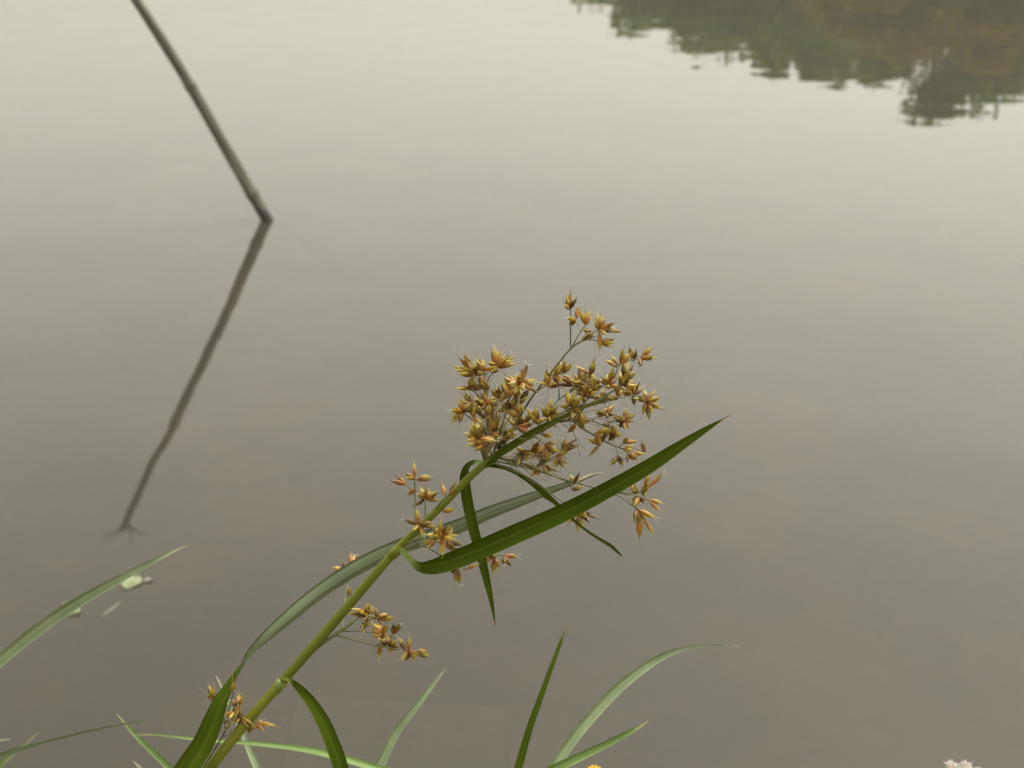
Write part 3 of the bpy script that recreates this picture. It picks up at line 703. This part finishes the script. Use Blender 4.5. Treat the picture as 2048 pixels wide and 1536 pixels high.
# ============================================================ grass-like sedge tufts behind, rooted on the bank
def tuft(name, rx, ry, label, blades):
    r0 = Vector((rx, ry, gz(rx, ry)-.01)); e = empty(name, r0); tag(e, label, 'sedge', 'leafy sedge tufts on the bank')
    for i, (pts, mats, fold) in enumerate(blades):
        b = at(*pts[0][:3]); ww = pts[0][3]*pts[0][2]/F
        a = Vector((r0.x+.012*math.cos(i*2.1), r0.y+.012*math.sin(i*2.1), r0.z))
        nx_ = at(*pts[1][:3]); back = (b-nx_).normalized()
        md = b + (back+Vector((0, 0, -.8))).normalized()*.13
        blade(pts, [(a.x, a.y, a.z, .004), (md.x, md.y, md.z, max(ww, .004))], mats, e, fold=fold)
PA, BRT = [M['pale'], M['under']], [M['bright'], M['pale']]
tuft('leafy_sedge', -0.34, 0.52, 'leafy sedge with one long pale blade pointing at the floating leaf', [
 ([(-60, 1365, .58, 26, 28), (0, 1318, .585, 27, 28), (60, 1268, .59, 28, 28), (129, 1219, .595, 27, 28), (180, 1188, .60, 24, 28), (226, 1163, .605, 20, 28), (280, 1135, .61, 14, 25), (323, 1113, .615, 9, 20), (350, 1100, .62, 6, 10), (374, 1092, .622, 1, 0)], PA, .35),
 ([(-50, 1528, .56, 20, 25), (0, 1512, .56, 17, 30), (48, 1495, .565, 13, 40), (97, 1481, .57, 9, 50), (194, 1458, .575, 6, 40), (260, 1446, .58, 4.5, 30), (290, 1443, .58, 4, 20), (308, 1442, .58, .8, 0)], [M['under'], M['pale']], .3),
 ([(-50, 1570, .57, 22, 0), (-10, 1535, .57, 18, 0), (10, 1520, .57, 12, 0), (32, 1508, .57, 1, 0)], BRT, .3),
 ([(-40, 1555, .575, 14, 0), (10, 1508, .575, 10, 0), (48, 1489, .575, 7, 0), (62, 1478, .575, 5, 0), (78, 1465, .575, 1, 0)], PA, .3),
 ([(-60, 1500, .57, 7, 0), (-10, 1482, .57, 5, 0), (21, 1478, .57, 1, 0)], PA, .3)])
tuft('leafy_sedge', -0.10, 0.56, 'leafy sedge with two narrow blades leaning left behind the broad lower leaf', [
 ([(390, 1590, .60, 15, -25), (339, 1534, .605, 14, -25), (297, 1494, .61, 11, -25), (265, 1463, .615, 8, -20), (233, 1427, .62, .8, 0)], BRT, .35),
 ([(545, 1600, .62, 20, -25), (517, 1536, .625, 17, -25), (500, 1500, .63, 13, -25), (484, 1463, .635, 9, -25), (460, 1410, .64, 6, -20), (445, 1377, .645, 4, -10), (432, 1351, .65, .8, 0)], PA, .35),
 ([(300, 1560, .60, 8, 0), (283, 1538, .60, 6, 0), (266, 1522, .60, .8, 0)], PA, .3)])
tuft('leafy_sedge', -0.02, 0.50, 'leafy sedge with a flat horizontal blade and an upright pale one', [
 ([(800, 1552, .55, 17, 20), (751, 1537, .55, 16, 20), (707, 1523, .552, 15, 20), (647, 1507, .555, 14, 22), (588, 1496, .56, 12, 25), (499, 1487, .565, 9, 30), (440, 1483, .57, 7, 30), (378, 1477, .572, 5.5, 20), (330, 1471, .575, 4.5, 10), (300, 1469, .575, 4, 0), (266, 1470, .575, .8, 0)], BRT, .3),
 ([(730, 1585, .60, 24, 25), (757, 1531, .605, 22, 25), (795, 1457, .61, 18, 25), (818, 1428, .612, 16, 25), (840, 1401, .615, 13, 25), (868, 1366, .62, 8, 20), (892, 1337, .622, .8, 0)], PA, .4)])
tuft('leafy_sedge', 0.03, 0.54, 'leafy sedge with three spreading blades, one arching over to the right', [
 ([(1022, 1590, .58, 19, -20), (1039, 1531, .585, 17, -20), (1061, 1454, .59, 14.5, -20), (1084, 1389, .595, 12, -20), (1106, 1328, .60, 9.5, -20), (1122, 1283, .605, 6.5, -10), (1134, 1249, .607, .8, 0)], [M['leafplain'], M['pale']], .45),
 ([(1068, 1600, .60, 24, 25), (1109, 1528, .605, 24, 25), (1151, 1468, .61, 24, 25), (1190, 1422, .615, 24, 25), (1238, 1372, .62, 23, 25), (1287, 1334, .625, 19, 25), (1335, 1307, .63, 13, 25), (1383, 1293, .635, 8, 30), (1445, 1290, .64, 3.5, 20), (1478, 1293, .642, .8, 0)], PA, .35),
 ([(1060, 1565, .575, 21, 20), (1126, 1528, .58, 19, 20), (1190, 1498, .585, 15.5, 20), (1254, 1466, .59, 10, 20), (1280, 1452, .592, 6, 10), (1297, 1441, .593, .8, 0)], BRT, .4)])

# ============================================================ small flowers at the lower edge
M['petal_o'] = plain_mat('orange_petal', [(0.3, (0.62, 0.26, 0.01)), (0.7, (0.75, 0.40, 0.02))], 200, 0.5, trans=0.3)
M['petal_w'] = plain_mat('white_floret', [(0.3, (0.62, 0.58, 0.52)), (0.7, (0.82, 0.79, 0.75))], 300, 0.6, trans=0.35)
M['bud'] = plain_mat('tan_bud', [(0.3, (0.45, 0.36, 0.22)), (0.7, (0.65, 0.55, 0.38))], 300, 0.6)
def stalk(top, rx, ry, parent, r=.0011):
    r0 = Vector((rx, ry, gz(rx, ry)-.01)); m = MB()
    S = spline([tuple(r0), tuple(r0.lerp(top, .5)+Vector((.01, -.005, 0))), tuple(top)], 14)
    m.tube([Vector(s) for s in S], [r*1.3-r*.5*i/13 for i in range(14)], 6); m.build('stalk', M['branch'], parent)
c = at(1189, 1548, .60); u = .60/F
e = empty('orange_flower', (0.045, .50, gz(.045, .5)-.01)); tag(e, 'small orange flower head just showing beside the right sedge tuft', 'flower')
stalk(c-UP*u*8, .045, .50, e)
m = MB()
for i in range(5): 
    pass
m.tube([c-UP*u*9, c-UP*u*5, c, c+UP*u*4], [u*2, u*6, u*7, u*3], 10); m.build('flower_centre', M['petal_o'], e)
for k in range(10):
    a = k*2*math.pi/10; d_ = Vector((math.cos(a), math.sin(a), .45)).normalized(); s_ = Vector((-math.sin(a), math.cos(a), 0)); m = MB()
    rows = [(0.2, 2), (.5, 3.6), (.85, 3.4), (1, 1.2)]; prev = None
    for t, wd in rows:
        p = c + d_*u*16*t + UP*u*(3*t*t); r_ = [m.vert(p+s_*u*wd*x+Vector((0, 0, u*.6*abs(x)))) for x in (-1, 0, 1)]
        if prev: 
            for q in (0, 1): m.face((prev[q], prev[q+1], r_[q+1], r_[q]))
        prev = r_
    m.build('petal', M['petal_o'], e)
e = empty('white_flower', (.22, .50, gz(.22, .5)-.01)); tag(e, 'small white tufted flower heads with tan buds at the pond edge', 'flower')
heads = [(1903, 1534, 9, 1), (1931, 1538, 11, 1), (1955, 1544, 9, 0), (1918, 1552, 9, 0), (1975, 1556, 10, 1), (1890, 1556, 8, 0)]
jn = at(1925, 1610, .60); stalk(jn, .22, .50, e, .0014)
for i, (px, py, rr, wht) in enumerate(heads):
    c = at(px, py, .60+random.uniform(-.006, .006)); m = MB()
    m.tube([jn, jn.lerp(c, .6)-UP*u*4, c-UP*u*5], [u*2.2, u*1.8, u*1.8], 5); 
    m.tube([c-UP*u*7, c-UP*u*3, c+UP*u*2, c+UP*u*6], [u*2, u*rr*.7, u*rr*.75, u*rr*.35], 9, m=1)
    hd = m.build('flower_head', [M['branch'], M['bud']], e)
    m = MB()
    for k in range(70 if wht else 24):
        d_ = Vector((random.gauss(0, 1), random.gauss(0, 1), abs(random.gauss(.5, .7)))).normalized(); a = c+UP*u*1+d_*u*rr*.45; ll = u*rr*random.uniform(.7, 1.15)*(1 if wht else .6)
        b = a+d_*ll*.6; t_ = b+d_*ll*.4+Vector((random.gauss(0, 1), random.gauss(0, 1), random.gauss(0, 1)))*ll*.15
        m.tube([a, b, t_], [u*.75, u*.6, u*.35], 3)
    m.build('floret', M['petal_w'], hd); tag(bpy.data.objects[m and hd.children[0].name], kind='stuff')

# ------------------------------------------------------------ low grass on the near bank
M['grass'] = plain_mat('bank_grass', [(0.3, (0.06, 0.10, 0.02)), (0.7, (0.12, 0.17, 0.04))], 8, 0.6, trans=0.3)
gm = MB(); rg = random.Random(5)
for _ in range(5000):
    x = rg.uniform(-1.6, 1.6); y = rg.uniform(-.6, .62); z = gz(x, y)-.004; a = rg.uniform(0, 6.28); hh = rg.uniform(.03, .085); wd = rg.uniform(.0012, .0025)
    s_ = Vector((math.cos(a), math.sin(a), 0))*wd; l_ = Vector((-math.sin(a), math.cos(a), 0))*hh*rg.uniform(.1, .6)
    p = Vector((x, y, z)); i = [gm.vert(p-s_), gm.vert(p+s_), gm.vert(p+s_*.7+l_*.4+Vector((0, 0, hh*.6))), gm.vert(p-s_*.7+l_*.4+Vector((0, 0, hh*.6))), gm.vert(p+l_+Vector((0, 0, hh)))]
    gm.face(i[:4]); gm.face((i[3], i[2], i[4]))
tag(gm.build('bank_grass', M['grass']), 'short green grass covering the near bank', 'grass', kind='stuff')

# ------------------------------------------------------------ hazy air over the pond
hm, hn, ho = newmat('haze'); pv = hn.nodes.new('ShaderNodeVolumePrincipled'); pv.inputs['Density'].default_value = 0.0024
pv.inputs['Color'].default_value = (0.90, 0.93, 0.80, 1); hn.links.new(pv.outputs[0], ho.inputs['Volume'])
h = MB(); x0, x1, y0, y1, z0, z1 = -160, 160, -50, 175, -2.2, 9.6
vv = [h.vert(p) for p in ((x0, y0, z0), (x1, y0, z0), (x1, y1, z0), (x0, y1, z0), (x0, y0, z1), (x1, y0, z1), (x1, y1, z1), (x0, y1, z1))]
for f in ((3, 2, 1, 0), (4, 5, 6, 7), (0, 1, 5, 4), (1, 2, 6, 5), (2, 3, 7, 6), (3, 0, 4, 7)): h.face([vv[i] for i in f])
tag(h.build('haze', hm, smooth=False), kind='stuff')
